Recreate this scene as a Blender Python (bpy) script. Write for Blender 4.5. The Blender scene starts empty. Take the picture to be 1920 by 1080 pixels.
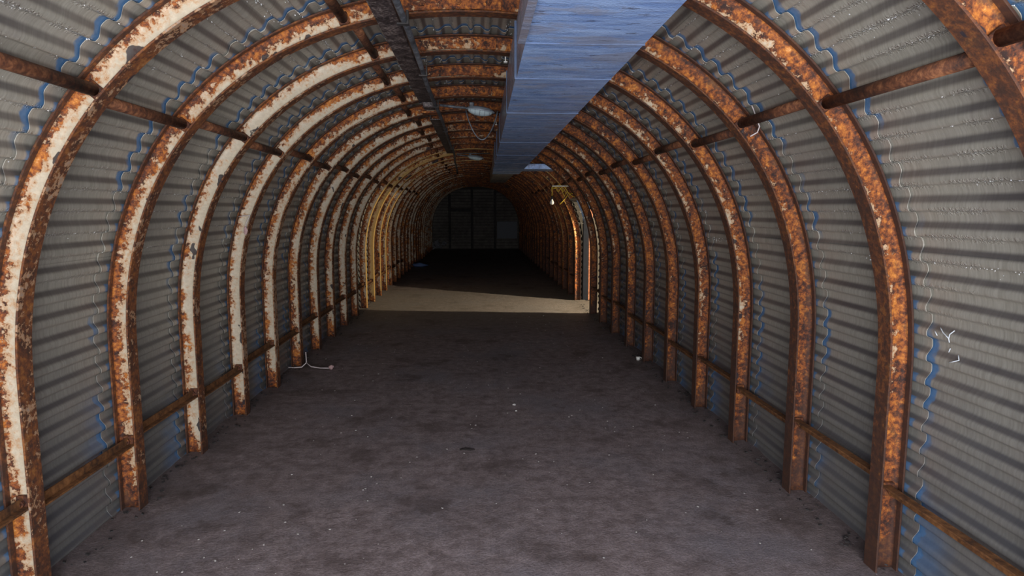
import bpy, bmesh, math, random
from mathutils import Vector, Matrix
from mathutils import noise as mnoise

random.seed(7)
C = bpy.context.scene.collection
S = 1.6                      # camera height in metres; measured lengths are multiples of it

# ------------------------------------------------------------------ camera
cam_d = bpy.data.cameras.new('camera')
cam_d.sensor_width = 36.0
cam_d.lens = 22.5
cam_d.clip_start = 0.02
cam = bpy.data.objects.new('camera', cam_d)
C.objects.link(cam)
R_ = Vector((0.99846698, -0.05535064, 0.0))
U_ = Vector((0.00659476, 0.11896257, 0.99287684))
B_ = Vector((-0.05495637, -0.99135474, 0.11914522))
cam.matrix_world = Matrix(((R_.x, U_.x, B_.x, 0.016 * S), (R_.y, U_.y, B_.y, 0.0), (R_.z, U_.z, B_.z, S), (0, 0, 0, 1)))
bpy.context.scene.camera = cam

# ------------------------------------------------------------------ world, lights, exposure
vs = bpy.context.scene.view_settings
vs.view_transform = 'Standard'
vs.look = 'None'
vs.gamma = 1.0
vs.use_curve_mapping = False
vs.exposure = 0.0

w = bpy.data.worlds.new('world')
bpy.context.scene.world = w
w.use_nodes = True
bg = w.node_tree.nodes['Background']
bg.inputs[0].default_value = (0.55, 0.70, 1.0, 1)
bg.inputs[1].default_value = 0.10


def light(name, kind, loc, target, energy, color, **kw):
    d = bpy.data.lights.new(name, kind)
    d.energy = energy
    d.color = color
    for k, v in kw.items():
        setattr(d, k, v)
    o = bpy.data.objects.new(name, d)
    C.objects.link(o)
    o.location = loc
    o.rotation_euler = (Vector(target) - Vector(loc)).to_track_quat('-Z', 'Y').to_euler()
    return o


# daylight entering by the tunnel mouth behind the camera, and an added fill lamp near the camera
light('mouth_daylight', 'AREA', (0.0, -1.6, 1.25), (0.0, 4.0, 1.9), 185, (1.0, 0.97, 0.94), shape='RECTANGLE', size=3.4, size_y=1.5)
light('near_fill', 'AREA', (0.2, -0.5, 1.25), (0.5, 2.6, 2.2), 72, (0.86, 0.92, 1.0), shape='RECTANGLE', size=2.6, size_y=0.7)
# sunlit doorway at the end of the side passage
light('side_door_sun', 'AREA', (2.82 * S, 5.945 * S, 1.0 * S), (0.0, 7.1 * S, 0.3 * S), 270, (1.0, 0.84, 0.58), shape='DISK', size=0.10)

# ------------------------------------------------------------------ tunnel profile (inner face of the ribs)
PA, PB, PZ, PN = 1.12 * S, 1.076 * S, 0.55 * S, 2.18


def _raw():
    pts = [(-PA, PZ * i / 40.0) for i in range(40)]
    n = 400
    for i in range(n + 1):
        a = math.pi - math.pi * i / n
        c, s = math.cos(a), math.sin(a)
        pts.append((math.copysign(abs(c) ** (2 / PN), c) * PA, PZ + abs(s) ** (2 / PN) * PB))
    pts += [(PA, PZ * (1 - i / 40.0)) for i in range(1, 41)]
    return pts


_P = _raw()
_S = [0.0]
for a, b in zip(_P, _P[1:]):
    _S.append(_S[-1] + math.hypot(b[0] - a[0], b[1] - a[1]))
LEN = _S[-1]


def _at(t):
    t = min(max(t, 0.0), LEN)
    lo, hi = 0, len(_S) - 1
    while hi - lo > 1:
        m = (lo + hi) // 2
        if _S[m] <= t:
            lo = m
        else:
            hi = m
    f = (t - _S[lo]) / max(1e-9, _S[hi] - _S[lo])
    return (_P[lo][0] + (_P[hi][0] - _P[lo][0]) * f, _P[lo][1] + (_P[hi][1] - _P[lo][1]) * f)


def prof(t, off=0.0):
    """point at arc length t (0 = left floor, LEN = right floor), pushed outwards by off; and outward normal"""
    x, z = _at(t)
    a, b = _at(t - 0.06), _at(t + 0.06)
    tx, tz = b[0] - a[0], b[1] - a[1]
    l = math.hypot(tx, tz)
    nx, nz = -tz / l, tx / l
    return x + nx * off, z + nz * off, nx, nz


def t_at_z(z, side):
    """arc length where the profile reaches height z on side -1 / +1"""
    best, bt = 9, 0
    for i in range(len(_P)):
        if (_P[i][0] < 0) == (side < 0):
            d = abs(_P[i][1] - z)
            if d < best:
                best, bt = d, _S[i]
    return bt


def t_at_x(x):
    best, bt = 9, 0
    for i in range(len(_P)):
        if _P[i][1] > PZ:
            d = abs(_P[i][0] - x)
            if d < best:
                best, bt = d, _S[i]
    return bt


# ------------------------------------------------------------------ mesh helpers
def mesh_from(name, verts, faces, smooth=False):
    m = bpy.data.meshes.new(name)
    m.from_pydata(verts, [], faces)
    m.update()
    if smooth:
        m.polygons.foreach_set('use_smooth', [True] * len(m.polygons))
    return m


def link(name, mesh, mat=None, parent=None, loc=None):
    o = bpy.data.objects.new(name, mesh)
    if mat is not None and len(mesh.materials) == 0:
        mesh.materials.append(mat)
    C.objects.link(o)
    if parent is not None:
        o.parent = parent
    if loc is not None:
        o.location = loc
    return o


def empty(name, loc, label=None, cat=None, group=None, kind=None, rz=0.0):
    o = bpy.data.objects.new(name, None)
    o.empty_display_size = 0.1
    C.objects.link(o)
    o.location = loc
    o.rotation_euler = (0, 0, rz)
    tag(o, label, cat, group, kind)
    return o


def tag(o, label=None, cat=None, group=None, kind=None):
    if label:
        o['label'] = label
    if cat:
        o['category'] = cat
    if group:
        o['group'] = group
    if kind:
        o['kind'] = kind
    return o


class MB:
    def __init__(s):
        s.v, s.f = [], []

    def box(s, x0, x1, y0, y1, z0, z1, M=None):
        b = len(s.v)
        vv = [(x, y, z) for x in (x0, x1) for y in (y0, y1) for z in (z0, z1)]
        if M is not None:
            vv = [tuple(M @ Vector(p)) for p in vv]
        s.v += vv
        s.f += [tuple(b + i for i in q) for q in ((0, 1, 3, 2), (4, 6, 7, 5), (0, 4, 5, 1), (2, 3, 7, 6), (0, 2, 6, 4), (1, 5, 7, 3))]
        return s

    def tube(s, pts, r, n=8, cap=True):
        pts = [Vector(p) for p in pts]
        rings = []
        up = None
        for i, p in enumerate(pts):
            d = (pts[min(i + 1, len(pts) - 1)] - pts[max(i - 1, 0)]).normalized()
            if up is None:
                up = Vector((0, 0, 1)) if abs(d.z) < 0.9 else Vector((1, 0, 0))
            a = d.cross(up).normalized()
            c = a.cross(d).normalized()
            up = c
            rr = r[i] if isinstance(r, (list, tuple)) else r
            b = len(s.v)
            for k in range(n):
                an = 2 * math.pi * k / n
                s.v.append(tuple(p + a * math.cos(an) * rr + c * math.sin(an) * rr))
            rings.append(b)
        for b0, b1 in zip(rings, rings[1:]):
            for k in range(n):
                s.f.append((b0 + k, b0 + (k + 1) % n, b1 + (k + 1) % n, b1 + k))
        if cap:
            s.f.append(tuple(rings[0] + k for k in range(n))[::-1])
            s.f.append(tuple(rings[-1] + k for k in range(n)))
        return s

    def lump(s, c, r, seed=0, sc=(1, 1, 1), rough=0.3):
        bm = bmesh.new()
        bmesh.ops.create_icosphere(bm, subdivisions=2, radius=1.0)
        b = len(s.v)
        for v in bm.verts:
            k = 1 + rough * mnoise.noise(v.co * 1.7 + Vector((seed * 3.1, seed, 0)))
            s.v.append((c[0] + v.co.x * r * sc[0] * k, c[1] + v.co.y * r * sc[1] * k, c[2] + v.co.z * r * sc[2] * k))
        for f in bm.faces:
            s.f.append(tuple(b + v.index for v in f.verts))
        bm.free()
        return s

    def mesh(s, name, smooth=False, bevel=0.0):
        m = mesh_from(name, s.v, s.f, smooth)
        if bevel:
            bm = bmesh.new()
            bm.from_mesh(m)
            bmesh.ops.recalc_face_normals(bm, faces=bm.faces)
            bmesh.ops.bevel(bm, geom=bm.edges[:], offset=bevel, segments=1, affect='EDGES')
            bm.to_mesh(m)
            bm.free()
        return m


# ------------------------------------------------------------------ materials
class NT:
    def __init__(s, name):
        s.m = bpy.data.materials.new(name)
        s.m.use_nodes = True
        s.t = s.m.node_tree
        s.p = s.t.nodes['Principled BSDF']
        s.pos = s.t.nodes.new('ShaderNodeNewGeometry').outputs['Position']

    def put(s, sock, v):
        if isinstance(v, bpy.types.NodeSocket):
            s.t.links.new(v, sock)
        elif isinstance(v, (tuple, list)):
            sock.default_value = tuple(v) + ((1,) if len(v) == 3 and len(sock.default_value) == 4 else ())
        else:
            sock.default_value = v

    def noise(s, scale, detail=4, rough=0.55, vec=None, stretch=None, dist=0.0):
        n = s.t.nodes.new('ShaderNodeTexNoise')
        n.inputs['Scale'].default_value = scale
        n.inputs['Detail'].default_value = detail
        n.inputs['Roughness'].default_value = rough
        n.inputs['Distortion'].default_value = dist
        v = vec or s.pos
        if stretch:
            mp = s.t.nodes.new('ShaderNodeMapping')
            mp.inputs['Scale'].default_value = stretch
            s.put(mp.inputs['Vector'], v)
            v = mp.outputs[0]
        s.put(n.inputs['Vector'], v)
        return n.outputs['Fac']

    def math(s, op, a, b=0.0, clamp=False):
        n = s.t.nodes.new('ShaderNodeMath')
        n.operation = op
        n.use_clamp = clamp
        s.put(n.inputs[0], a)
        s.put(n.inputs[1], b)
        return n.outputs[0]

    def step(s, v, lo, hi):
        n = s.t.nodes.new('ShaderNodeMapRange')
        n.interpolation_type = 'SMOOTHSTEP'
        s.put(n.inputs['Value'], v)
        n.inputs['From Min'].default_value = lo
        n.inputs['From Max'].default_value = hi
        return n.outputs[0]

    def mix(s, f, a, b):
        n = s.t.nodes.new('ShaderNodeMix')
        n.data_type = 'RGBA'
        s.put(n.inputs[0], f)
        s.put(n.inputs[6], a)
        s.put(n.inputs[7], b)
        return n.outputs[2]

    def ramp(s, f, stops):
        n = s.t.nodes.new('ShaderNodeValToRGB')
        e = n.color_ramp.elements
        e[0].position, e[0].color = stops[0][0], tuple(stops[0][1]) + (1,)
        e[1].position, e[1].color = stops[1][0], tuple(stops[1][1]) + (1,)
        for p, c in stops[2:]:
            q = e.new(p)
            q.color = tuple(c) + (1,)
        s.put(n.inputs[0], f)
        return n.outputs[0]

    def attr(s, name):
        n = s.t.nodes.new('ShaderNodeAttribute')
        n.attribute_name = name
        return n.outputs['Fac']

    def xyz(s):
        n = s.t.nodes.new('ShaderNodeSeparateXYZ')
        s.put(n.inputs[0], s.pos)
        return n.outputs

    def rnd(s):
        return s.t.nodes.new('ShaderNodeObjectInfo').outputs['Random']

    def bump(s, h, strength=0.5, dist=0.01, normal=None):
        n = s.t.nodes.new('ShaderNodeBump')
        n.inputs['Strength'].default_value = strength
        n.inputs['Distance'].default_value = dist
        s.put(n.inputs['Height'], h)
        if normal is not None:
            s.put(n.inputs['Normal'], normal)
        return n.outputs[0]

    def out(s, color=None, rough=None, metal=None, normal=None, spec=None):
        if color is not None:
            s.put(s.p.inputs['Base Color'], color)
        if rough is not None:
            s.put(s.p.inputs['Roughness'], rough)
        if metal is not None:
            s.put(s.p.inputs['Metallic'], metal)
        if normal is not None:
            s.put(s.p.inputs['Normal'], normal)
        if spec is not None:
            s.put(s.p.inputs['Specular IOR Level'], spec)
        return s.m


def rust_paint(name, bias, paint=(0.66, 0.57, 0.44), dim=1.0, brown=0.0):
    """flaking cream paint over rusting steel; the right side of the tunnel, the crown and the feet are rustier"""
    n = NT(name)
    X, Y, Z = n.xyz()
    fine = n.noise(34, 8, 0.68)
    mid = n.noise(9, 5, 0.6, dist=0.3)
    big = n.noise(2.3, 3, 0.5)
    # level: + = more rust
    side = n.math('MULTIPLY', n.step(X, -1.2, 1.0), 0.15)
    crown = n.math('MULTIPLY', n.step(Z, 2.15, 2.6), 0.03)
    far = n.math('MULTIPLY', n.step(Y, 7.5, 12.0), 0.075)
    foot = n.math('ADD', n.math('MULTIPLY', n.math('SUBTRACT', 1.0, n.step(Z, 0.0, 0.25)), 0.22), n.math('MULTIPLY', n.math('MULTIPLY', n.step(X, 0, 1.0), n.math('SUBTRACT', 1.0, n.step(Z, 0.2, 1.2))), 0.12))
    edge = n.math('MULTIPLY', n.attr('edge'), 0.17)
    lvl = n.math('ADD', n.math('MULTIPLY', fine, 0.62), n.math('MULTIPLY', mid, 0.42))
    lvl = n.math('ADD', lvl, n.math('MULTIPLY', big, 0.25))
    for q in (side, crown, foot, edge, far):
        lvl = n.math('ADD', lvl, q)
    lvl = n.math('ADD', lvl, n.math('MULTIPLY', n.math('SUBTRACT', n.rnd(), 0.5), 0.10))
    lvl = n.math('ADD', lvl, bias)
    mask = n.step(lvl, 0.745, 0.780)
    stain = n.step(lvl, 0.63, 0.78)
    paint2 = n.mix(n.step(n.noise(60, 3), 0.35, 0.7), tuple(c * 0.86 for c in paint), paint)
    col = n.mix(n.math('MULTIPLY', stain, 0.75), paint2, (0.52, 0.25, 0.09))
    spots = n.noise(42, 7, 0.72)
    rust = n.ramp(n.math('ADD', n.math('MULTIPLY', spots, 0.6), n.math('MULTIPLY', mid, 0.4)),
                  [(0.41, (0.030 * dim, 0.012 * dim, 0.010 * dim)), (0.61, (0.62 * dim, 0.22 * dim, 0.035 * dim)), (0.475, (0.13 * dim, 0.036 * dim, 0.013 * dim)), (0.53, (0.32 * dim, 0.090 * dim, 0.020 * dim)), (0.70, (0.78 * dim, 0.50 * dim, 0.25 * dim))])
    if brown:
        rust = n.mix(brown, rust, (0.13, 0.062, 0.038))
    deep = n.step(lvl, 0.93, 1.07)
    rust = n.mix(n.math('MULTIPLY', deep, 0.8), rust, (0.05, 0.024, 0.018))
    col = n.mix(mask, col, rust)
    # flakes fallen off down to the black primer
    fk = n.step(n.math('ADD', n.noise(6.5, 3, 0.5), n.math('MULTIPLY', n.attr('inner'), 0.10)), 0.735, 0.750)
    col = n.mix(n.math('MULTIPLY', fk, 0.92), col, (0.028, 0.022, 0.030))
    h = n.math('ADD', n.math('MULTIPLY', mask, -0.5), n.math('MULTIPLY', spots, 0.8))
    return n.out(col, n.mix(mask, (0.42,) * 3, (0.75,) * 3), 0.0, n.bump(h, 0.55, 0.004))


M_web = rust_paint('web_paint', 0.0)
M_flange = rust_paint('flange_paint', 0.14, (0.36, 0.29, 0.25), 0.62, 0.35)
M_sun_gold = rust_paint('sun_gold_steel', -0.13, (0.68, 0.43, 0.14), 1.0)  # gold copy of the arch paint, standing in for sunlight
M_plate = rust_paint('splice_plate_paint', 0.10, (0.62, 0.48, 0.34))


def rust_metal(name, a, b, c, scale=40, rough=0.75):
    n = NT(name)
    f = n.math('ADD', n.math('MULTIPLY', n.noise(scale, 7, 0.68), 0.6), n.math('MULTIPLY', n.noise(scale / 6, 4), 0.4))
    return n.out(n.ramp(f, [(0.38, a), (0.64, c), (0.5, b)]), rough, 0.0, n.bump(n.noise(scale * 2, 5), 0.6, 0.003))


M_tube = rust_metal('rusty_tube', (0.035, 0.015, 0.011), (0.13, 0.045, 0.02), (0.34, 0.14, 0.06))
M_bar = rust_metal('rusty_bar', (0.05, 0.022, 0.012), (0.16, 0.065, 0.022), (0.30, 0.13, 0.045), 30)
M_lug = rust_metal('rusty_lug', (0.02, 0.009, 0.007), (0.10, 0.03, 0.014), (0.34, 0.12, 0.03), 60)
M_beam = rust_metal('black_beam', (0.015, 0.012, 0.014), (0.060, 0.046, 0.050), (0.34, 0.28, 0.26), 70, 0.45)
M_conduit = rust_metal('conduit_grey', (0.03, 0.032, 0.04), (0.09, 0.10, 0.12), (0.24, 0.26, 0.30), 30, 0.5)
M_endboard = rust_metal('end_boards', (0.08, 0.07, 0.065), (0.13, 0.115, 0.105), (0.2, 0.18, 0.16), 6)
M_dark = rust_metal('dark_board', (0.016, 0.014, 0.015), (0.03, 0.027, 0.028), (0.06, 0.05, 0.05), 10)


def sheet_mat():
    n = NT('galvanised_sheet')
    X, Y, Z = n.xyz()
    al = n.attr('along')
    wv = n.attr('wave')
    streak = n.noise(7, 4, 0.6, stretch=(1.2, 14.0, 1.2))
    blot = n.noise(3.0, 5, 0.6)
    base = n.mix(n.step(streak, 0.25, 0.75), (0.35, 0.33, 0.28), (0.50, 0.48, 0.42))
    base = n.mix(n.math('MULTIPLY', n.step(blot, 0.42, 0.72), 0.45), base, (0.33, 0.295, 0.27))
    # brown water stains now and then
    st = n.step(n.noise(5, 6, 0.7, dist=0.5), 0.66, 0.76)
    base = n.mix(n.math('MULTIPLY', st, 0.5), base, (0.16, 0.09, 0.055))
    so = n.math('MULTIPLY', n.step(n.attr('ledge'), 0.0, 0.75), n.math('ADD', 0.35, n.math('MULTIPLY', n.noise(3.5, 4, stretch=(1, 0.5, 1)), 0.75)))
    base = n.mix(n.math('MULTIPLY', so, 1.0, True), base, (0.062, 0.056, 0.064))  # darker tone along the up-facing flanks
    # blue paint: dabs against the rib on the ridges, and a smeared line before the next seam
    nz = n.noise(10, 5, 0.65)
    nz2 = n.noise(2.2, 2)
    dab = n.math('MULTIPLY', n.step(al, 0.045, 0.062), n.math('SUBTRACT', 1.0, n.step(al, 0.20, 0.21)))
    dab = n.math('MULTIPLY', dab, n.step(n.math('ADD', wv, n.math('MULTIPLY', nz, 0.9)), 0.55, 0.9))
    sm = n.math('ADD', al, n.math('MULTIPLY', n.math('SUBTRACT', nz, 0.5), 0.10))
    smear = n.math('MULTIPLY', n.step(sm, 0.762, 0.782), n.step(n.math('ADD', nz2, n.math('MULTIPLY', n.step(Z, 1.6, 2.3), 0.22)), 0.46, 0.60))
    low = n.math('MULTIPLY', n.math('SUBTRACT', 1.0, n.step(Z, 0.2, 0.9)), n.step(nz2, 0.42, 0.62))
    lowb = n.math('MULTIPLY', n.math('MULTIPLY', low, n.step(sm, 0.55, 0.76)), 0.55)
    blue = n.math('MAXIMUM', n.math('MAXIMUM', n.math('MULTIPLY', dab, 0.85), smear), lowb)
    bcol = n.mix(n.noise(30, 4), (0.045, 0.13, 0.28), (0.14, 0.30, 0.56))
    low_tone = n.math('MULTIPLY', n.math('SUBTRACT', 1.0, n.step(n.math('ADD', Z, n.math('MULTIPLY', blot, 0.8)), 0.5, 1.8)), 0.70)  # darker and bluer towards the floor, with a blotchy edge
    base = n.mix(low_tone, base, (0.105, 0.108, 0.125))
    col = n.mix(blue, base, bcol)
    # condensation beads: fine bumps catching the light, glint also painted pale, thickest on the ridges high up
    beads = n.step(n.noise(100, 2, 0.5), 0.45, 0.58)
    wet = n.step(n.noise(3.5, 4, 0.6), 0.44, 0.56)
    amt = n.math('MULTIPLY', n.math('MULTIPLY', beads, wet), n.attr('drip'))
    amt = n.math('MULTIPLY', amt, n.step(Z, 0.95, 1.7))
    fine = n.noise(60, 3, 0.6)
    h = n.math('ADD', n.math('MULTIPLY', fine, 0.12), n.math('MULTIPLY', amt, 1.3))
    rough = n.mix(amt, (0.44,) * 3, (0.08,) * 3)
    col = n.mix(n.math('MULTIPLY', amt, 0.35), col, (0.75, 0.78, 0.80))
    return n.out(col, rough, 0.15, n.bump(h, 1.0, 0.006), 0.9)


M_sheet = sheet_mat()


def floor_mat():
    n = NT('dusty_concrete')
    X, Y, Z = n.xyz()
    a = n.noise(1.1, 6, 0.6)
    b = n.noise(11, 9, 0.72)
    c = n.noise(90, 4, 0.7)
    base = n.mix(n.step(b, 0.3, 0.7), (0.20, 0.155, 0.155), (0.44, 0.36, 0.37))
    base = n.mix(n.math('MULTIPLY', n.step(a, 0.45, 0.70), 0.6), base, (0.28, 0.265, 0.305))
    dk = n.step(n.math('ADD', n.noise(2.0, 6, 0.7), n.math('MULTIPLY', b, 0.3)), 0.68, 0.80)
    base = n.mix(n.math('MULTIPLY', dk, 0.6), base, (0.085, 0.058, 0.052))
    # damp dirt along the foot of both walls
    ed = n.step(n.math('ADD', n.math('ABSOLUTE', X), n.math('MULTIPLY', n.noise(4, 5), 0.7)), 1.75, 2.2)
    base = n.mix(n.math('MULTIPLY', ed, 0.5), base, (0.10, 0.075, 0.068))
    fl = n.math('MULTIPLY', n.step(n.noise(60, 4, 0.8), 0.655, 0.70), n.step(a, 0.42, 0.6))
    gr = n.step(c, 0.40, 0.62)
    base = n.mix(n.math('MULTIPLY', n.math('SUBTRACT', 1.0, gr), 0.35), base, (0.07, 0.055, 0.055))
    base = n.mix(n.math('MULTIPLY', fl, 0.8), base, (0.52, 0.50, 0.52))
    # sun patch brightness partly put into the floor colour by the side doorway
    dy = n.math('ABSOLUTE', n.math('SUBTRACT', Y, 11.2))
    patch_tone = n.math('MULTIPLY', n.math('SUBTRACT', 1.0, n.step(n.math('ADD', dy, n.noise(2)), 1.6, 3.6)), 0.5)
    base = n.mix(patch_tone, base, (0.27, 0.255, 0.22))
    h = n.math('ADD', n.math('MULTIPLY', b, 0.9), n.math('MULTIPLY', c, 0.5))
    return n.out(base, 0.62, 0.0, n.bump(h, 0.8, 0.012), 0.35)


M_floor = floor_mat()


def duct_mat(name, a, b, dirt):
    n = NT(name)
    br = n.noise(5, 7, 0.65, stretch=(0.7, 3.2, 2.0))
    col = n.mix(n.step(br, 0.3, 0.7), a, b)
    d = n.step(n.noise(3.2, 7, 0.7, dist=0.4, stretch=(0.8, 1.8, 1.0)), 0.50, 0.60)
    col = n.mix(n.math('MULTIPLY', d, 0.55), col, dirt)
    dk = n.step(n.noise(16, 6, 0.7, stretch=(0.6, 2.0, 1)), 0.60, 0.66)
    col = n.mix(n.math('MULTIPLY', dk, 0.7), col, (0.05, 0.04, 0.045))
    h = n.math('ADD', n.math('MULTIPLY', n.noise(110, 3), 0.7), n.math('MULTIPLY', br, 2.0))
    return n.out(col, n.mix(d, (0.26,) * 3, (0.6,) * 3), 0.1, n.bump(h, 0.5, 0.005), 0.7)


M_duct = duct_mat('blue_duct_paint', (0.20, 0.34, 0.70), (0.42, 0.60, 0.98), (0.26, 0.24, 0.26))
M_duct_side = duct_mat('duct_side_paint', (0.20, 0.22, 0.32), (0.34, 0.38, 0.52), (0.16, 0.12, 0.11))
M_seam = None
M_duct_grey = duct_mat('grey_duct_paint', (0.20, 0.20, 0.20), (0.32, 0.31, 0.30), (0.12, 0.09, 0.07))


def plain(name, col, rough=0.5, metal=0.0, var=0.25, scale=30):
    n = NT(name)
    c = n.mix(n.noise(scale, 4), tuple(v * (1 - var) for v in col), tuple(min(1, v * (1 + var)) for v in col))
    return n.out(c, rough, metal, n.bump(n.noise(scale * 2, 3), 0.2, 0.002))


M_earth = plain('outer_lining', (0.05, 0.045, 0.04), 0.9)
M_white = plain('white_plastic', (0.75, 0.75, 0.72), 0.35, 0, 0.1)
M_wire = plain('white_wire', (0.62, 0.55, 0.56), 0.5)
M_pink = plain('faded_pink_cord', (0.50, 0.33, 0.33), 0.7)
M_yellow = plain('yellow_cable', (0.75, 0.50, 0.05), 0.4, 0, 0.15)
M_lampgrey = plain('lamp_casting', (0.30, 0.34, 0.40), 0.35, 0.2)
M_lampglass = plain('lamp_lens', (0.46, 0.56, 0.60), 0.15)
M_seam = plain('duct_joint', (0.10, 0.14, 0.24), 0.9, 0, 0.4, 60)
M_black = plain('black_rubber', (0.02, 0.02, 0.022), 0.5)
M_bluebag = plain('blue_sacking', (0.10, 0.16, 0.34), 0.6)
M_chalk = plain('chalk', (0.72, 0.78, 0.84), 0.9, 0, 0.1)
M_stone = plain('pale_chip', (0.55, 0.53, 0.52), 0.8)
M_twig = plain('dark_twig', (0.015, 0.010, 0.010), 0.8)
M_render = plain('passage_render', (0.10, 0.09, 0.08), 0.9)
M_board = plain('grey_board', (0.06, 0.07, 0.10), 0.5)
M_rag = plain('pale_rubbish', (0.22, 0.22, 0.25), 0.8, 0, 0.4)

# ------------------------------------------------------------------ layout numbers
Y0 = 1.615 * S               # near edge of rib 0 (the nearest arch wholly in view)
SP = 0.5 * S                 # spacing of the arches
KMIN, KMAX = -3, 30
YEND = 17.06 * S
FW, RD = 0.090, 0.104        # flange width, rib depth
SEAM = 0.07                  # sheet seam lies this far in front of a rib
AMP, PITCH = 0.0135, 0.1
YIN = Y0 + KMIN * SP - SEAM  # tunnel mouth
ZD = 1.10 * S                # head of the side opening
YA, YB = 6.17 * S, 7.142 * S  # side opening along the tunnel


def ribY(k):
    return 1.057 * S if k == -1 else Y0 + k * SP


# ------------------------------------------------------------------ setting: floor and outer shells
def make_floor():
    vs_, fs = [], []
    nx, ny = 40, 220
    for j in range(ny + 1):
        y = -1.6 + (YEND + 0.3 + 1.6) * j / ny
        for i in range(nx + 1):
            x = -1.98 + 3.96 * i / nx
            e = max(0.0, (abs(x) - 1.70) / 0.28)
            z = 0.010 * mnoise.noise(Vector((x * 1.3, y * 0.9, 0))) + 0.004 * mnoise.noise(Vector((x * 7, y * 7, 3)))
            z += e * (0.012 + 0.02 * max(0, mnoise.noise(Vector((x * 3, y * 3.0, 7)))))
            vs_.append((x, y, z - 0.004))
    for j in range(ny):
        for i in range(nx):
            a = j * (nx + 1) + i
            fs.append((a, a + 1, a + nx + 2, a + nx + 1))
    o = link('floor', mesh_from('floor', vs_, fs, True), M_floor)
    tag(o, 'dusty brown grey concrete floor of the tunnel', kind='structure')
    return o


FLOOR = make_floor()


def shell(name, t0, t1, parts, off=0.150, label=None):
    """closed outer skin between arc lengths; parts = list of (y0, y1, t0, t1)"""
    v, f = [], []
    for (y0, y1, a, b) in parts:
        n = max(2, int((b - a) / 0.12))
        base = len(v)
        for i in range(n + 1):
            t = a + (b - a) * i / n
            for o_ in (off, off + 0.06):
                x, z, _, _ = prof(t, o_)
                v.append((x, y0, z))
                v.append((x, y1, z))
        for i in range(n):
            q = base + i * 4
            f += [(q, q + 1, q + 5, q + 4), (q + 2, q + 6, q + 7, q + 3), (q, q + 4, q + 6, q + 2), (q + 1, q + 3, q + 7, q + 5)]
        f += [(base, base + 2, base + 3, base + 1), (base + n * 4, base + n * 4 + 1, base + n * 4 + 3, base + n * 4 + 2)]
    o = link(name, mesh_from(name, v, f), M_earth)
    return tag(o, label, kind='structure')


TL = t_at_z(0.90 * S, -1)
TR = t_at_z(0.90 * S, 1)
TD = t_at_z(ZD, 1)
TCL = t_at_x(-0.62 * S)
TCR = t_at_x(0.62 * S)
WL = shell('wall_left', 0, TL, [(YIN, YEND + 0.1, 0, TL)], label='curved left tunnel wall of corrugated sheets')
WR = shell('wall_right', TR, LEN, [(YIN, YA + 0.02, TR, LEN), (YB, YEND + 0.1, TR, LEN)], label='curved right tunnel wall of corrugated sheets')
CE = shell('ceiling', TL, TR, [(YIN, YA + 0.02, TL, TR), (YA + 0.02, YB, TL, TD), (YB, YEND + 0.1, TL, TR)], label='arched tunnel roof of corrugated sheets')


# ------------------------------------------------------------------ corrugated sheets (parts of walls and ceiling)
WK = [(0.0, 1.0), (0.04, 0.55), (0.10, -0.6), (0.15, -0.92), (0.22, -1.0), (0.40, -1.0), (0.48, -0.82), (0.58, -0.25), (0.68, 0.35), (0.77, 0.85), (0.84, 1.0), (1.0, 1.0)]


def wave_u(t):
    """phase of the corrugation, counted down from the crown on both sides"""
    return (abs(t - LEN / 2) / PITCH + 0.92) % 1.0


def wave(u):
    for (a, p), (b, q) in zip(WK, WK[1:]):
        if a <= u <= b:
            return p + (q - p) * (u - a) / (b - a)
    return 1.0


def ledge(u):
    """1 on the flank that faces up, which is coloured darker"""
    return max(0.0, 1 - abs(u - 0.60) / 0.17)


def drip(u):
    """1 on the lip of the flank that faces down, where the condensation gathers"""
    d = min(abs(u - 0.06), abs(u - 1.06))
    return max(0.0, 1 - d / 0.20)


def sheet_mesh(name, t0, t1, length=SP + 0.045, lap=0.0):
    per = 16
    n = int(round((t1 - t0) / PITCH * per))
    v, f, at_a, at_w, at_u = [], [], [], [], []
    ys = [0.0, 0.003, 0.05, 0.20, 0.45, 0.70, 0.76, length - 0.003, length]
    o0 = RD + AMP + 0.006 + lap
    for layer in (0, 1):
        for i in range(n + 1):
            t = t0 + (t1 - t0) * i / n
            u = wave_u(t)
            wv = wave(u)
            tt = max(-0.0, min(LEN, t))
            for y in ys:
                lift = -0.0065 * max(0.0, 1 - y / 0.75)       # near end laps over the sheet in front of it
                x, z, _, _ = prof(tt, o0 + lift - AMP * wv + (0.0018 if layer else 0.0))
                v.append((x, y, z))
                at_a.append(y)
                at_w.append(wv)
                at_u.append(u)
    m = len(ys)
    N = (n + 1) * m
    for i in range(n):
        for j in range(m - 1):
            a = i * m + j
            f.append((a, a + m, a + m + 1, a + 1))
            b = a + N
            f.append((b, b + 1, b + m + 1, b + m))
        a = i * m
        f.append((a, a + N, a + m + N, a + m))
        a = i * m + m - 1
        f.append((a, a + m, a + m + N, a + N))
    for j in range(m - 1):
        a = j
        f.append((a, a + 1, a + 1 + N, a + N))
        a = n * m + j
        f.append((a, a + N, a + 1 + N, a + 1))
    me = mesh_from(name, v, f, False)
    sm = [True] * len(f)
    me.polygons.foreach_set('use_smooth', sm)
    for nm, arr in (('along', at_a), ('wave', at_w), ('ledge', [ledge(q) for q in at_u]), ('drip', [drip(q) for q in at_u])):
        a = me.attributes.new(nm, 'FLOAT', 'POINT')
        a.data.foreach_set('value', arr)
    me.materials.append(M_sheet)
    return me


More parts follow.
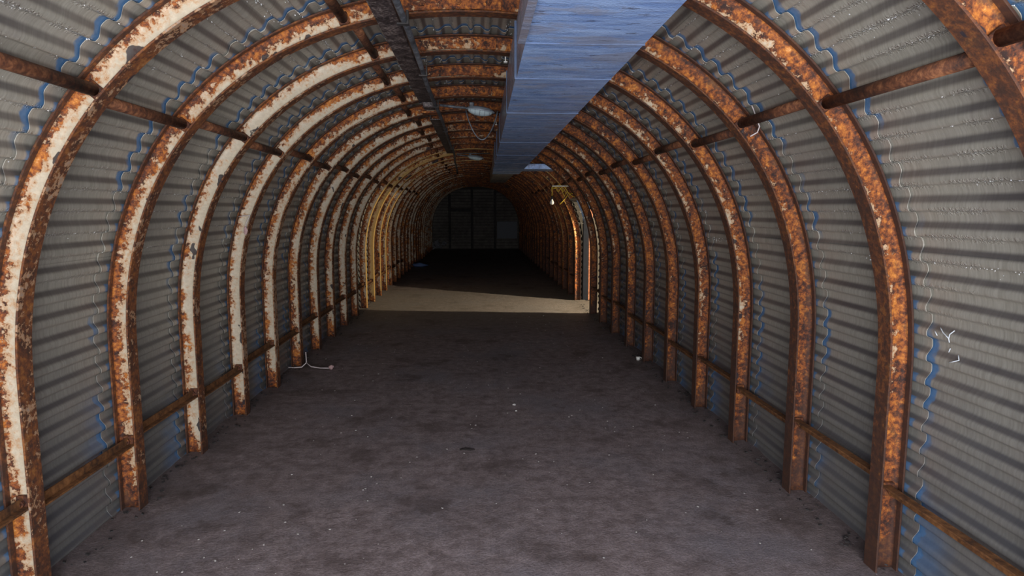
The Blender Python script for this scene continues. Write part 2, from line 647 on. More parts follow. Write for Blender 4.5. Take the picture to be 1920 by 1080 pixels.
snap = lambda t: round(t / PITCH) * PITCH
me_sl = sheet_mesh('side_sheet_left', 0.0, snap(TL) + 0.03)
me_hl = sheet_mesh('haunch_sheet_left', snap(TL) - 0.06, snap(TCL) + 0.03, lap=-0.003)
me_c = sheet_mesh('crown_sheet', snap(TCL) - 0.06, snap(TCR) + 0.06, lap=0.0)
me_hr = sheet_mesh('haunch_sheet_right', snap(TCR) - 0.03, snap(TR) + 0.06, lap=-0.003)
me_hr_short = sheet_mesh('haunch_sheet_right_short', snap(TCR) - 0.03, snap(TD) + 0.02, lap=-0.003)
me_sr = sheet_mesh('side_sheet_right', snap(TR) - 0.03, LEN)
for k in range(KMIN, KMAX + 1):
    y = Y0 + k * SP - SEAM
    sets = [(me_sl, WL), (me_hl, CE), (me_c, CE)]
    if k in (9, 10):
        sets += [(me_hr_short, CE)]
    else:
        sets += [(me_hr, CE), (me_sr, WR)]
    for me, par in sets:
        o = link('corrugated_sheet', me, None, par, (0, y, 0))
        if k == 11 and me is me_sr:           # trimmed back to the arch beside the opening
            o.location.y = y + 0.116
            o.scale.y = (SP + 0.045 - 0.116) / (SP + 0.045)


# ------------------------------------------------------------------ arch ribs
def arc_box(name, t0, t1, o0, o1, y0, y1, step=0.05, edge=None, fillet=False):
    """solid bar following the profile, between offsets o0..o1 and y0..y1"""
    n = max(2, int((t1 - t0) / step))
    if fillet:      # web with thickened roots
        sec = [(o0, y0 - 0.010), (o0 + 0.010, y0 - 0.003), (o0 + 0.020, y0), (o1 - 0.020, y0), (o1 - 0.010, y0 - 0.003), (o1, y0 - 0.010),
               (o1, y1 + 0.010), (o1 - 0.010, y1 + 0.003), (o1 - 0.020, y1), (o0 + 0.020, y1), (o0 + 0.010, y1 + 0.003), (o0, y1 + 0.010)]
    else:
        b = min(0.002, (o1 - o0) * 0.3)
        sec = [(o0 + b, y0), (o1 - b, y0), (o1, y0 + b), (o1, y1 - b), (o1 - b, y1), (o0 + b, y1), (o0, y1 - b), (o0, y0 + b)]
    m = len(sec)
    v, f, ea = [], [], []
    for i in range(n + 1):
        t = t0 + (t1 - t0) * i / n
        for (o_, y_) in sec:
            x, z, _, _ = prof(t, o_)
            v.append((x, y_, z))
            ea.append(0.0 if edge is None else edge(o_))
    for i in range(n):
        for j in range(m):
            a, b2 = i * m + j, i * m + (j + 1) % m
            f.append((a, b2, b2 + m, a + m))
    f.append(tuple(range(m))[::-1])
    f.append(tuple(n * m + j for j in range(m)))
    me = mesh_from(name, v, f, False)
    flags = []
    for i in range(n):
        for j in range(m):
            flags.append(fillet)
    me.polygons.foreach_set('use_smooth', flags + [False, False])
    a = me.attributes.new('edge', 'FLOAT', 'POINT')
    a.data.foreach_set('value', ea)
    a = me.attributes.new('inner', 'FLOAT', 'POINT')
    a.data.foreach_set('value', ([1.0 if o_ < 0.03 else 0.0 for (o_, y_) in sec] if fillet else [0.0] * m) * (n + 1))
    return me


def web_edge(o_):
    return max(0.0, min(1.0, (o_ - 0.058) / 0.024)) + 0.2 * max(0.0, min(1.0, (0.022 - o_) / 0.012))


def rib_meshes(t0, t1):
    return (arc_box('web', t0, t1, 0.008, RD - 0.008, 0.040, 0.050, fillet=True, edge=web_edge),
            arc_box('inner_flange', t0, t1, 0.0, 0.0085, 0.0, FW),
            arc_box('outer_flange', t0, t1, RD - 0.0085, RD, 0.0, FW, edge=lambda o: 1.0))


RIB = rib_meshes(-0.0, LEN)
TRIM = t_at_z(ZD + 0.03, 1)
RIBCUT = rib_meshes(0.0, TRIM)
for _s in (RIB, RIBCUT):
    for _m, _q in zip(_s, (M_web, M_flange, M_flange)):
        _m.materials.append(_q)
tx0, tx1 = t_at_x(-0.34), t_at_x(0.15)
PLATE = arc_box('splice_plate', tx0, tx1, 0.020, RD - 0.020, 0.022, 0.036)
bm_ = MB()
bm_.tube([(0, -0.012, 0), (0, 0.0, 0)], 0.015, 6)
bm_.tube([(0, -0.020, 0), (0, -0.010, 0)], 0.008, 8)
BOLT = bm_.mesh('bolt')


ORD = ['first', 'second', 'third', 'fourth', 'fifth', 'sixth', 'seventh', 'eighth', 'ninth', 'tenth', 'eleventh', 'twelfth',
       'thirteenth', 'fourteenth', 'fifteenth', 'sixteenth', 'seventeenth', 'eighteenth', 'nineteenth', 'twentieth']


def rib_name(k):
    """how a person would point to arch k: 0 is the nearest one wholly framing the view"""
    if k < 0:
        return 'corner'
    if k < 18:
        return ORD[k]
    return ORD[KMAX - k] + ' from the end wall'


def rib_label(k):
    if k == -1:
        return 'orange-rusted steel arch cut off by the top right corner of the picture'
    if k < -1:
        return 'rusty steel arch outside the picture ' + ('beside the camera' if k == -2 else 'behind the camera')
    if k == 0:
        return 'nearest full steel arch, thick flaking cream paint on left, orange rust on right'
    if k == 1:
        return 'second full steel arch, cream left leg streaked with rust, dark brown right leg'
    if k == 9:
        return 'tenth steel arch, its dark right leg forming the near jamb of the lit side opening'
    if k == 10:
        return 'eleventh steel arch, cut short on the right above the lit side opening'
    if k == 11:
        return 'twelfth steel arch, its right leg a bright gold edge beyond the side opening'
    if k < 9:
        return '%s full steel arch from the camera, %s' % (ORD[k], {
            2: 'cream and rust with a blackened left foot', 3: 'cream left leg speckled with rust', 4: 'pale left leg with few rust spots',
            5: 'rust-spotted, thin white cord at its left foot', 6: 'rust-spotted legs in half shadow',
            7: 'narrow cream and brown legs in shadow', 8: 'dark brown legs just before the side opening'}[k])
    if k < 18:
        return '%s steel arch from the camera, beyond the side opening' % ORD[k]
    return '%s steel arch counted from the dark end wall' % ORD[KMAX - k]


for k in range(KMIN, KMAX + 1):
    rng = random.Random(100 + k)
    r = empty('arch_rib', (rng.uniform(-.004, .004), ribY(k), 0), rib_label(k), 'steel arch', 'steel arches ringing the tunnel')
    ms = RIBCUT if k == 10 else RIB
    if k == 11:  # web also carries the painted sunlight colour
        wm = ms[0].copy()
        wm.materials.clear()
        wm.materials.append(M_sun_gold)
        link('web', wm, M_sun_gold, r)
    else:
        link('web', ms[0], M_web, r)
    fm = ms[1]
    if 10 <= k <= 13:                     # sunlight by the opening painted into the inner face
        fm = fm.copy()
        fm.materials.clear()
        fm.materials.append(M_sun_gold)
        o_ = link('inner_flange', fm, M_sun_gold, r)
        o_['label'] = 'inner face tinted gold for sunlight'
    else:
        link('inner_flange', fm, M_flange, r)
    link('outer_flange', ms[2], M_flange, r)
    pl = link('splice_plate', PLATE, M_plate, r)
    if k <= 14:
        for fx in (-0.23, -0.05, 0.09):
            x, z, _, _ = prof(t_at_x(fx), RD / 2)
            link('bolt', BOLT, M_lug, pl, (x, 0.022, z))

# ------------------------------------------------------------------ spacer struts between the arches
TUBE_L = SP - 0.012


def strut_meshes(kind):
    b = MB()
    if kind == 'tube':
        b.tube([(0, 0.055, 0), (0, SP + 0.020, 0)], 0.025, 12)
        body = b.mesh('tube', True)
    else:
        b.box(-0.004, 0.004, 0.050, SP + 0.026, -0.022, 0.022)
        b.box(-0.036, -0.004, 0.050, SP + 0.026, 0.014, 0.022)
        body = b.mesh('angle_bar', bevel=0.0012)
    e = MB()
    e.box(-0.026, 0.026, SP + 0.018, SP + 0.036, -0.030, 0.030)
    lug = e.mesh('lug', bevel=0.004)
    return body, lug


ST = {'tube': strut_meshes('tube'), 'bar': strut_meshes('bar')}
ZU, ZL = 1.262 * S, 0.245 * S
LINES = [
    ('tube', t_at_z(ZU, -1), 'high on the left wall', 'high left spacer tubes'),
    ('tube', t_at_z(ZU, 1), 'high on the right wall', 'high right spacer tubes'),
    ('bar', t_at_z(ZL, -1), 'low on the left wall', 'low left spacer bars'),
    ('bar', t_at_z(ZL, 1), 'low on the right wall', 'low right spacer bars'),
    ('tube', t_at_x(-0.385 * S), 'overhead, left of the black beam', 'overhead spacer tubes'),
]
for kind, t, where, grp in LINES:
    for k in range(-2, 17):
        if 'right' in where and kind == 'bar' and k in (8, 9, 10):
            if k != 8:
                continue
        if k < 0:
            if k == -2 and 'right' not in where:
                continue
        dt = 0.016 if k % 2 else -0.016
        x, z, nx, nz = prof(t + dt, 0.047)
        nm = 'spacer_tube' if kind == 'tube' else 'spacer_bar'
        what = 'rusty steel tube' if kind == 'tube' else 'rusty angle bar'
        if k >= 0:
            lab = '%s %s, joining the %s and %s arches' % (what, where, ORD[k], ORD[k + 1])
        elif k == -1:
            lab = '%s %s, in front of the nearest full arch' % (what, where)
        else:
            lab = '%s %s, leaving past the corner arch' % (what, where)
        o = empty(nm, (x, ribY(k) if k > -2 else ribY(-1) - SP, z), lab, 'strut', grp)
        o.rotation_euler = (0, math.atan2(nx, nz) + (math.pi / 2 if kind == 'bar' else 0) * (-1 if x > 0 else 1) * 1, 0)
        if kind == 'bar':
            o.rotation_euler = (0, 0 if x > 0 else math.pi, 0)
        if k == -1:
            o.scale = (1, (ribY(0) - ribY(-1)) / SP, 1)
        link('tube' if kind == 'tube' else 'angle', ST[kind][0], M_tube if kind == 'tube' else M_bar, o)
        lg = link('lug', ST[kind][1], M_lug, o)
        if k < 10:
            link('bolt', BOLT, M_lug, lg, (0, SP + 0.018, 0))

# ------------------------------------------------------------------ duct hung under the crown
dx = lambda y: y * (13.0 / 1200.0)
ZB, ZT = 1.385 * S, 1.545 * S
XL0, XR0 = (0.016 + 0.385 * 0.250) * S, (0.016 + 0.385 * 0.975) * S
duct = empty('ventilation_duct', (0, 0, 0), 'long rectangular blue-painted sheet metal duct hung under the tunnel roof', 'duct')
joints = [-0.9, 0.2, 1.0, 1.525, 1.92, 2.58, 3.67, 4.5, 5.2, 6.05, 6.8]


def duct_seg(y0, y1, xl, xr, zb, zt, seed, flange=True):
    rng = random.Random(seed)
    v, f = [], []
    ny, nx = 6, 5
    b = MB()
    w_ = 0.0
    rows = []
    for j in range(ny + 1):
        y = y0 + (y1 - y0) * j / ny
        o = dx(y)
        ring = []
        for i in range(nx + 1):            # bottom, slightly sagging
            u = i / nx
            sag = -0.003 * math.sin(math.pi * u) * (0.6 + 0.4 * math.sin(math.pi * j / ny)) * rng.uniform(.5, 1.2)
            ring.append((xl + (xr - xl) * u + o, y, zb + sag))
        ring.append((xr + o, y, (zb + zt) / 2))
        ring.append((xr + o, y, zt))
        ring.append((xl + o, y, zt))
        ring.append((xl + o + rng.uniform(-.005, .003), y, (zb + zt) / 2))
        rows.append(len(v))
        v += ring
    m = nx + 1 + 4
    for j in range(ny):
        for i in range(m):
            a, c = rows[j] + i, rows[j] + (i + 1) % m
            f.append((a, c, c + m, a + m))
    f.append(tuple(range(m))[::-1])
    f.append(tuple(rows[-1] + i for i in range(m)))
    me = mesh_from('duct_section', v, f)
    me.materials.append(M_duct)
    me.materials.append(M_duct_side)
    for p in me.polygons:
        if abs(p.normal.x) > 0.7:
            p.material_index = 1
    return me


rr = random.Random(3)
for i, (a, b) in enumerate(zip(joints, joints[1:])):
    dz = rr.uniform(-.0012, .0012)
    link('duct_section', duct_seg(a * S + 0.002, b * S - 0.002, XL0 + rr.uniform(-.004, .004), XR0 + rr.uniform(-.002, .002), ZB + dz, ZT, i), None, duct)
    if i:
        q = MB()
        y = a * S
        o = dx(y)
        q.box(XL0 - 0.005 + o, XR0 + 0.004 + o, y - 0.0018, y + 0.0018, ZB - 0.0045, ZB + 0.003)
        q.box(XL0 - 0.006 + o, XL0 + 0.003 + o, y - 0.003, y + 0.003, ZB + 0.003, ZT)
        q.box(XR0 - 0.003 + o, XR0 + 0.004 + o, y - 0.003, y + 0.003, ZB + 0.003, ZT)
        link('joint_strip', q.mesh('joint_strip'), M_seam, duct)
# folded corner strip along the lower left edge
q = MB()
q.box(XL0 - 0.006 + dx(1.0), XL0 + 0.016 + dx(1.0), 0.3, 1.50 * S, ZB - 0.014, ZB - 0.009)
q.box(XL0 - 0.0115 + dx(1.0), XL0 - 0.006 + dx(1.0), 0.3, 1.50 * S, ZB - 0.014, ZB + 0.06)
link('corner_strip', q.mesh('corner_strip'), M_duct_side, duct)
# plain grey continuation and the branch towards the side opening
g = MB()
g.box(XL0 + 0.03 + dx(7 * S), XR0 - 0.06 + dx(7 * S), 6.81 * S, 9.1 * S, ZB + 0.02, ZT)
link('grey_section', g.mesh('grey_section', bevel=0.006), M_duct_grey, duct)
g = MB()
g.box(XR0 + dx(6.4 * S) + 0.002, 0.80 * S, 6.28 * S, 6.60 * S, ZB + 0.03, ZT - 0.14)
link('branch_section', g.mesh('branch_section', bevel=0.006), M_duct, duct)
for yy in (2.4 * S, 4.1 * S):
    g = MB()
    for xx in (XL0 - 0.03, ):
        g.box(xx + dx(yy), xx + 0.02 + dx(yy), yy, yy + 0.025, ZT - 0.014, ZT - 0.008)
        g.tube([(xx + 0.01 + dx(yy), yy + 0.012, ZT - 0.012), (xx + 0.01 + dx(yy), yy + 0.012, ZT + 0.02)], 0.004, 6)
    link('hanger', g.mesh('hanger'), M_white, duct)

# ------------------------------------------------------------------ black beam, conduit, lamps
ZBM = 1.552 * S


def beam(name, x0, x1, y0, y1, zb, label, mat=M_beam, tilt=0.0):
    o = empty(name, ((x0 + x1) / 2, y0, zb), label, 'beam')
    hw = (x1 - x0) / 2
    L = y1 - y0
    a = MB().box(-hw, hw, 0, L, 0.0, 0.008)
    link('web', a.mesh('web', bevel=0.002), mat, o)
    for s in (-1, 1):
        a = MB().box(*(sorted((s * hw, s * (hw - 0.008)))), 0, L, 0.0081, 0.040)
        link('flange', a.mesh('flange', bevel=0.0015), mat, o)
    return o


bm1 = beam('ceiling_channel', -0.272 * S, -0.206 * S, -0.9, 3.37 * S, ZBM, 'thick black scaly steel channel running under the roof, left of the blue duct')
bm2 = beam('ceiling_channel', -0.262 * S, -0.20 * S, 4.0 * S, 6.3 * S, ZBM, 'farther black steel channel under the roof, beyond the roof lamp')
br = empty('roof_bracket', (-0.235 * S, 3.62 * S, ZBM + 0.01), 'small blue black bracket block between the two roof channels', 'bracket')
link('block', MB().box(-0.05, 0.05, -0.16, 0.02, -0.012, 0.045).mesh('block', bevel=0.008), M_beam, br)
link('plate', MB().box(-0.085, 0.085, 0.16, 0.29, -0.012, 0.004).mesh('plate', bevel=0.003), M_plate, br)

pts = []
for i in range(24):
    y = -0.9 + i * (9.3 * S + 0.9) / 23
    pts.append((-0.188 * S + 0.006 * math.sin(i * 1.3) - max(0, y - 6 * S) * 0.018, y, ZBM - 0.02 + 0.004 * math.sin(i * 2.1) + (0.0 if y < 6 * S else -0.01)))
c = link('conduit_pipe', MB().tube(pts, 0.016, 10).mesh('conduit_pipe', True), M_conduit)
tag(c, 'long thin grey conduit pipe running beside the black roof channel', 'pipe')
for yy in (1.9, 2.6, 3.37, 4.4, 5.6):
    g = MB()
    g.box(-0.205 * S, -0.172 * S, yy * S, yy * S + 0.03, ZBM - 0.042, ZBM - 0.036)
    g.box(-0.178 * S, -0.172 * S, yy * S, yy * S + 0.03, ZBM - 0.036, ZBM + 0.02)
    link('clip', g.mesh('clip'), M_dark, c)


def roof_lamp(y, label, arm_len, scale=1.0):
    o = empty('bulkhead_lamp', (-0.17 * S, y, ZBM - 0.01), label, 'lamp', 'roof lamps')
    z1 = -0.02
    x1 = arm_len
    link('arm', MB().tube([(0, 0, 0.0), (x1 * 0.5, 0.01, z1 * 0.5), (x1, 0.02, z1)], 0.011, 8).mesh('arm', True), M_conduit, o)
    Mx = Matrix.Translation((x1 + 0.10 * scale, 0.03, z1 - 0.02)) @ Matrix.Rotation(math.radians(8), 4, 'Y')
    # ellipsoid housing and lens
    def ell(nm, cz, rz, lo, mat, sc=1.0):
        v, f = [], []
        nu, nv = 20, 6
        for j in range(nv + 1):
            ph = math.pi / 2 * j / nv
            for i in range(nu):
                a = 2 * math.pi * i / nu
                v.append(tuple(Mx @ Vector((math.cos(a) * 0.115 * scale * sc * math.cos(ph), math.sin(a) * 0.065 * scale * sc * math.cos(ph), cz + lo * rz * math.sin(ph)))))
        for j in range(nv):
            for i in range(nu):
                a, b2 = j * nu + i, j * nu + (i + 1) % nu
                f.append((a, b2, b2 + nu, a + nu))
        f.append(tuple(range(nu)))
        return link(nm, mesh_from(nm, v, f, True), mat, o)
    ell('housing', 0.006, 0.032, 1, M_lampgrey)
    ln = ell('lens', 0.0, 0.042, -1, M_lampglass, 0.92)
    g = MB()
    for i in range(-2, 3):
        yy = 0
        pp = []
        for q in range(9):
            a = math.pi * q / 8
            w2 = math.sqrt(max(0.05, 1 - (i / 2.6) ** 2))
            pp.append(Mx @ Vector((i * 0.04 * scale, math.cos(a) * 0.064 * scale * w2, -math.sin(a) * 0.046 * w2)))
        g.tube(pp, 0.0022, 5)
    g.tube([Mx @ Vector((math.cos(2 * math.pi * q / 24) * 0.118 * scale, math.sin(2 * math.pi * q / 24) * 0.068 * scale, 0.003)) for q in range(25)], 0.006, 6, False)
    link('guard_rim', g.mesh('guard_rim', True), M_lampgrey, o)
    link('gland', MB().box(x1 + 0.01, x1 + 0.05, 0.01, 0.05, z1 + 0.005, z1 + 0.05).mesh('gland', bevel=0.006), M_conduit, o)
    return o, x1, z1


l1, x1, z1 = roof_lamp(3.42 * S, 'oval grey bulkhead lamp on a pipe arm between black channel and blue duct', 0.235)
cab = MB()
cp = []
for i in range(17):
    u = i / 16
    cp.append((x1 - 0.02 + 0.27 * u, 0.06 + 0.04 * u, -0.03 - 0.24 * math.sin(math.pi * u) ** 0.8))
cab.tube(cp, 0.006, 6)
link('cable', cab.mesh('cable', True), M_conduit, l1)
l2, x2, z2 = roof_lamp(6.35 * S, 'smaller far bulkhead lamp on a thin arm by the end of the duct', 0.18, 1.1)
link('rod', MB().tube([(0, 0.0, 0.02), (0.52, 0.02, 0.02)], 0.008, 6).mesh('rod', True), M_conduit, l2)

# ------------------------------------------------------------------ side opening and passage
jb = empty('door_frame', (1.295 * S, YB + 0.01, 0), 'rust orange steel door post of the sunlit side opening', 'door frame')
link('post', MB().box(-0.035, 0.035, -0.02, 0.03, 0, 1.02 * S).mesh('post', bevel=0.006), rust_metal('post_rust', (0.16, 0.05, 0.03), (0.45, 0.17, 0.09), (0.75, 0.42, 0.28), 50), jb)
q = MB()
q.box(-0.20, 0.05, -(YB - YA) - 0.0, 0.02, ZD + 0.0, ZD + 0.06)
link('lintel', q.mesh('lintel', bevel=0.005), M_bar, jb)
link('shade_strip', MB().box(-0.130, -0.037, -0.024, -0.012, 0, ZD - 0.01).mesh('shade_strip', bevel=0.003), plain('shade_strip_blue', (0.007, 0.010, 0.020), 0.9, 0, 0.8, 12), jb)  # added dark strip standing in for shade beside the post
PX0, PX1, PY0, PY1, PZ1 = 1.33 * S, 3.0 * S, 5.45 * S, 7.175 * S, 1.25 * S
q = MB()
q.box(PX0 - 0.18, PX1 + 0.4, PY0 - 0.1, PY1 + 0.1, -0.10, -0.012)
tag(link('floor_passage', q.mesh('floor_passage'), M_floor), 'concrete floor of the side passage', kind='structure')
q = MB()
q.box(PX0 - 0.05, PX1, PY1, PY1 + 0.1, -0.01, PZ1)
q.box(PX0 - 0.05, PX1, PY0 - 0.1, PY0, -0.01, PZ1)
q.box(PX0 - 0.03, PX0 + 0.05, PY0, YA - 0.01, -0.01, PZ1)
tag(link('wall_passage', q.mesh('wall_passage'), M_render), 'rendered walls of the side passage', kind='structure')
q = MB()
q.box(PX0 - 0.10, PX1 + 0.1, PY0 - 0.1, PY1 + 0.1, PZ1, PZ1 + 0.1)
tag(link('ceiling_passage', q.mesh('ceiling_passage'), M_render), 'flat roof of the side passage', kind='structure')
q = MB()
q.box(PX1, PX1 + 0.1, PY0 - 0.1, 5.65 * S, -0.01, PZ1)
q.box(PX1, PX1 + 0.1, 6.25 * S, PY1 + 0.1, -0.01, PZ1)
q.box(PX1, PX1 + 0.1, 5.65 * S, 6.25 * S, 1.15 * S, PZ1)
tag(link('wall_passage_end', q.mesh('wall_passage_end'), M_render), 'end wall of the side passage with its outer doorway', kind='structure')

# hanging bulb, its bracket and the tangle of yellow cable above the side opening
BX, BY, BZ = 0.781 * S, 6.5 * S, 1.112 * S
hb = empty('hanging_bulb', (BX, BY, BZ), 'white bulb in a black holder hanging on yellow cable by the side opening', 'lamp')
v, f = [], []
sec = [(0.0, -0.075), (0.018, -0.072), (0.030, -0.058), (0.033, -0.040), (0.026, -0.018), (0.016, 0.0), (0.014, 0.012)]
for (r, z) in sec:
    for i in range(14):
        a = 2 * math.pi * i / 14
        v.append((max(r, 0.001) * math.cos(a), max(r, 0.001) * math.sin(a), z))
for j in range(len(sec) - 1):
    for i in range(14):
        a, b2 = j * 14 + i, j * 14 + (i + 1) % 14
        f.append((a, b2, b2 + 14, a + 14))
link('bulb', mesh_from('bulb', v, f, True), M_white, hb)
link('holder', MB().tube([(0, 0, 0.010), (0, 0, 0.05), (0, 0, 0.065)], [0.020, 0.020, 0.010], 12).mesh('holder', True), M_black, hb)
link('cable', MB().tube([(0, 0, 0.06), (0.004, 0, 0.12), (-0.003, 0, 0.19), (0.012, 0, 0.222)], 0.008, 8).mesh('cable', True), M_yellow, hb)
link('bracket_arm', MB().box(0.0, 0.27, -0.012, 0.012, 0.215, 0.232).mesh('bracket_arm', bevel=0.003), M_white, hb)
rc = random.Random(5)
tg = MB()
for q in range(4):
    cp = []
    for i in range(22):
        u = i / 21
        cp.append((0.02 + 0.36 * u + 0.035 * math.sin(7 * u + q * 1.9), 0.02 + 0.03 * math.sin(5 * u + q), 0.21 - 0.18 * u * (q * 0.3) + 0.07 * math.sin(9 * u + q * 2.3) * math.sin(math.pi * u)))
    tg.tube(cp, 0.006, 6)
tgo = link('cable_tangle', tg.mesh('cable_tangle', True), M_yellow, None, (BX, BY + 0.03, BZ))
tag(tgo, 'tangle of yellow cable looped above the side opening beside the bulb', 'cable')
tg = MB()
tg.tube([(0.26, 0.0, 0.08), (0.20, 0, 0.0), (0.13, 0, -0.07)], 0.008, 6)
link('loose_end', tg.mesh('loose_end', True), M_yellow, tgo)

# ------------------------------------------------------------------ end wall
q = MB()
q.box(-2.1, 2.1, YEND + 0.10, YEND + 0.22, -0.02, 2.9)
WB = link('wall_back', q.mesh('wall_back'), M_earth)
tag(WB, 'dark end wall of horizontal boards between posts', kind='structure')
xs = [-1.24 * S, -0.687 * S, -0.097 * S, 0.509 * S, 1.22 * S]
for i in range(4):
    a, b = xs[i], xs[i + 1]
    zt = 0.0
    j = 0
    while True:
        z = 0.02 + j * 0.125
        xm = min(abs(a), abs(b)) if a * b > 0 else 0
        top = PZ + PB * max(0.0, 1 - (xm / PA) ** PN) ** (1 / PN) if xm < PA else 0
        if z + 0.12 > top or z > 2.55:
            break
        bb = MB()
        til = 0.0
        bb.box(0.02, b - a - 0.02, 0, 0.028, 0.0, 0.112)
        o = link('board', bb.mesh('board', bevel=0.004), M_endboard, WB, (a, YEND + 0.045, z))
        o.rotation_euler = (math.radians(-8), 0, 0)
        j += 1
for x in xs[1:4]:
    top = PZ + PB * (1 - (abs(x) / PA) ** PN) ** (1 / PN)
    link('post', MB().box(x - 0.05, x + 0.05, YEND - 0.06, YEND + 0.03, 0, top).mesh('post', bevel=0.005), M_dark, WB)
link('door_head', MB().box(xs[1] + 0.05, xs[2] - 0.05, YEND - 0.05, YEND + 0.03, 0.99 * S, 1.08 * S).mesh('door_head', bevel=0.005), M_dark, WB)
gb = link('leaning_panel', MB().box(0, 0.86, 0, 0.03, 0, 0.72).mesh('leaning_panel', bevel=0.004), M_board, None, (0.57 * S, YEND - 0.12, 0.29 * S))
gb.location = (0.56 * S, YEND - 0.11, 0.28 * S)
tag(gb, 'dull grey panel fixed low on the right of the dark end wall', 'panel')
hp = empty('rubbish_heap', (-1.0 * S, YEND - 0.45, 0), 'small heap of crumpled pale rubbish at the left foot of the end wall', 'rubbish')
rg = random.Random(11)
for i in range(9):
    link('scrap', MB().lump((rg.uniform(-.28, .28), rg.uniform(-.15, .15), 0.09 + rg.uniform(0, .26)), rg.uniform(.07, .13), i, (1, .7, .8), .9).mesh('scrap'), M_rag, hp)
bg_ = link('blue_sack', MB().lump((0, 0, 0.055), 0.17, 3, (1.25, 0.8, 0.36), 0.6).mesh('blue_sack', True), M_bluebag, None, (-1.02 * S, 11.6 * S, 0))
tag(bg_, 'crumpled blue sack lying on the dark floor by the left wall', 'sack')

# ------------------------------------------------------------------ small things near the camera
def fl(x, y, z=0.0):
    return (x * S, y * S, z)


wc = link('trailing_cable', MB().tube([(-0.09, -0.05, 0.012), (0.02, -0.07, 0.01), (0.10, -0.06, 0.012), (0.14, -0.03, 0.05), (0.135, -0.02, 0.16)], 0.006, 6)
          .tube([(0.14, -0.03, 0.05), (0.20, -0.08, 0.02), (0.30, -0.11, 0.012), (0.40, -0.12, 0.012)], 0.006, 6).mesh('trailing_cable', True), M_wire, None, fl(-1.17, 4.12))
tag(wc, 'thin white cord trailing on the floor at the left foot of the sixth arch', 'cord')
link('knot', MB().lump((0.41, -0.12, 0.022), 0.026, 2).mesh('knot'), M_pink, wc)
tx, tz, _, _ = prof(t_at_z(0.96 * S, -1), -0.004)
ts = link('string_tie', MB().tube([(0.085, 0.0, 0.03), (0.05, -0.003, 0.035), (0.0, -0.003, 0.04)], 0.003, 5)
          .tube([(0.0, -0.003, 0.04), (0.03, -0.006, -0.02), (0.035, -0.006, -0.05)], 0.0035, 5).mesh('string_tie', True), M_wire, None, (tx, ribY(3), tz))
ts.data.transform(Matrix.Scale(-1, 4, (1, 0, 0)))
tag(ts, 'faded pink string tied round the left leg of the fourth arch', 'string')
link('tassel', MB().lump((-0.036, -0.008, -0.075), 0.015, 4, (1, .8, 2.0), .6).mesh('tassel'), M_pink, ts)
ux, uz, _, _ = prof(t_at_z(ZU, 1), 0.06)
ww = link('wire_loop', MB().tube([(0.0, 0, -0.05), (0.035, -0.005, -0.03), (0.045, -0.006, 0.0), (0.028, -0.004, 0.04), (0.01, 0.0, 0.09), (0.0, 0.01, 0.12)], 0.0035, 6).mesh('wire_loop', True), M_wire, None,
          (ux, ribY(1) - 0.045, uz - 0.02))
tag(ww, 'white wire looped over the high right tube before the second arch', 'wire')
mg = link('broken_cup', MB().tube([(0, 0, 0.0), (0, 0, 0.038)], [0.018, 0.024], 12).tube([(0.021, 0, 0.030), (0.038, 0, 0.027), (0.036, 0, 0.013), (0.019, 0, 0.009)], 0.003, 6).mesh('broken_cup', True), M_white, None, fl(1.10, 4.18, 0.003))
tag(mg, 'small white broken cup at the right foot of the sixth arch', 'cup')
tw = link('dark_twig', MB().tube([(0, 0, 0.008), (0.035, 0.004, 0.010), (0.075, -0.004, 0.008), (0.10, 0.002, 0.007)], [0.004, 0.007, 0.006, 0.003], 6).mesh('dark_twig', True), M_twig, None, fl(-0.06, 2.60))
tag(tw, 'short black twig lying alone in the middle of the floor', 'twig')
for (x, y, r, lab) in ((0.205, 3.22, 0.012, 'largest white chip on the mid floor, level with the fourth arch'),
                       (0.21, 3.12, 0.008, 'smaller white chip just in front of the largest one')):
    o = link('white_chip', MB().lump((0, 0, r * 0.5), r, int(r * 1000), (1.2, 1, .6), .5).mesh('white_chip'), M_stone, None, fl(x, y, 0.0))
    tag(o, lab, 'stone', 'white chips on the floor')
gr = MB()
rg = random.Random(21)
for i in range(420):
    x = rg.uniform(-1.62, 1.62)
    y = 1.2 + 9 * rg.random() ** 1.6
    r = rg.uniform(0.001, 0.0035)
    Mx = Matrix.Translation((x, y, 0.006 + r * 0.4)) @ Matrix.Rotation(rg.uniform(0, 6.3), 4, 'Z') @ Matrix.Rotation(rg.uniform(-.3, .3), 4, 'X')
    gr.box(-r * 1.6, r * 1.6, -r, r, -r * .4, r * .4, Mx)
o = link('paint_flakes', gr.mesh('paint_flakes'), M_stone)
tag(o, 'scattered pale paint flakes and grit over the floor', 'flakes', kind='stuff')
dd = MB()
for i in range(520):
    s = rg.choice((-1, 1))
    x = s * rg.uniform(1.74, 1.88)
    y = 1.2 + 10 * rg.random() ** 1.4
    r = rg.uniform(0.002, 0.007)
    Mx = Matrix.Translation((x, y, 0.012 + r * 0.4)) @ Matrix.Rotation(rg.uniform(0, 6.3), 4, 'Z') @ Matrix.Rotation(rg.uniform(-.6, .6), 4, 'X')
    dd.box(-r * 1.5, r * 1.5, -r, r, -r * .5, r * .5, Mx)
o = link('rust_scale', dd.mesh('rust_scale'), M_dark)
tag(o, 'brown rust scale fallen along the foot of both walls', 'scale', kind='stuff')


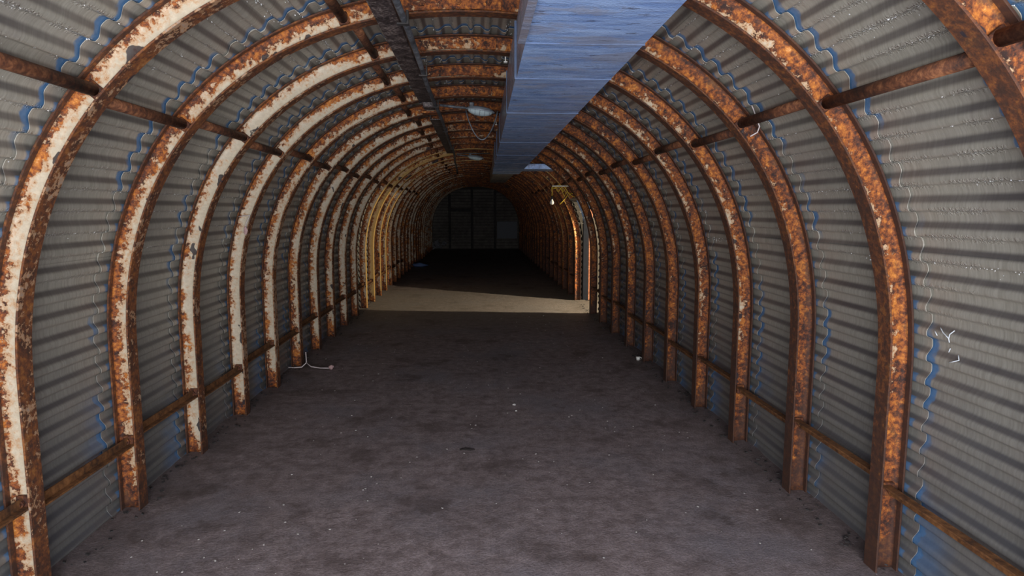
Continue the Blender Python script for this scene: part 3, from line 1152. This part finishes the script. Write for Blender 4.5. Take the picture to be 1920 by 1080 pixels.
# condensation drops hanging in rows from the lips of the corrugations
dm = NT('glint_white_drops').out((0.93, 0.95, 0.97), 0.28, 0.2, None, 1.0)  # glint put into a near-white base colour
dr = MB()
oct_ = [(1, 0, 0), (0, 1, 0), (-1, 0, 0), (0, -1, 0), (0, 0, 1), (0, 0, -1)]
of_ = [(0, 1, 4), (1, 2, 4), (2, 3, 4), (3, 0, 4), (1, 0, 5), (2, 1, 5), (3, 2, 5), (0, 3, 5)]
rg = random.Random(77)
made = 0
while made < 14000:
    side = rg.choice((-1, 1))
    j = rg.randrange(3, 25)
    sdist = (j - 0.92 + rg.gauss(0.06, 0.05) + (abs(rg.gauss(0, 0.16)) if rg.random() < 0.45 else 0)) * PITCH
    t = LEN / 2 + side * sdist
    y = 0.9 + 10.5 * rg.random() ** 1.3
    if mnoise.noise(Vector((y * 1.9, j * 0.8 * side, 5))) + (0.12 if j < 16 else -0.1) < 0.02:
        if rg.random() > 0.10:
            continue
    yl = (y - (Y0 - SEAM)) % SP
    x, z, nx, nz = prof(t, RD + AMP + 0.006 - 0.0065 * max(0, 1 - yl / 0.75) - AMP * wave(wave_u(t)) - 0.0012)
    r = rg.uniform(0.0014, 0.0030) + (0.0015 if rg.random() < 0.2 else 0)
    ly = r * rg.uniform(0.9, 2.4)
    b = len(dr.v)
    dr.v += [(x + q[0] * r, y + q[1] * ly, z + q[2] * r * 1.1) for q in oct_]
    dr.f += [tuple(b + i for i in q) for q in of_]
    made += 1
o = link('condensation_drops', dr.mesh('condensation_drops', True), dm)
tag(o, 'water drops, glint painted white, beading along the upper corrugated sheets', 'water', kind='stuff')


# chalk strokes on the right wall beyond the nearest arch
def sheet_pt(z, y):
    t = t_at_z(z, 1)
    x, zz, nx, nz = prof(t, RD + 0.006 + AMP - AMP * wave(wave_u(t)) - 0.006)
    return Vector((x - 0.004, y, zz))


for pts in ([(0.700, 1.535), (0.690, 1.515), (0.683, 1.49)], [(0.705, 1.485), (0.695, 1.492), (0.685, 1.490), (0.672, 1.488)],
            [(0.648, 1.478), (0.638, 1.466), (0.628, 1.488)], [(0.650, 1.506), (0.644, 1.510)], [(0.692, 1.545), (0.684, 1.53)]):
    cp = [sheet_pt(z * S, y * S) for z, y in pts]
    cp2 = []
    for a, b in zip(cp, cp[1:]):
        cp2 += [a, (a + b) / 2]
    cp2.append(cp[-1])
    link('chalk_mark', MB().tube(cp2, 0.0022, 5).mesh('chalk_mark', True), M_chalk, WR)
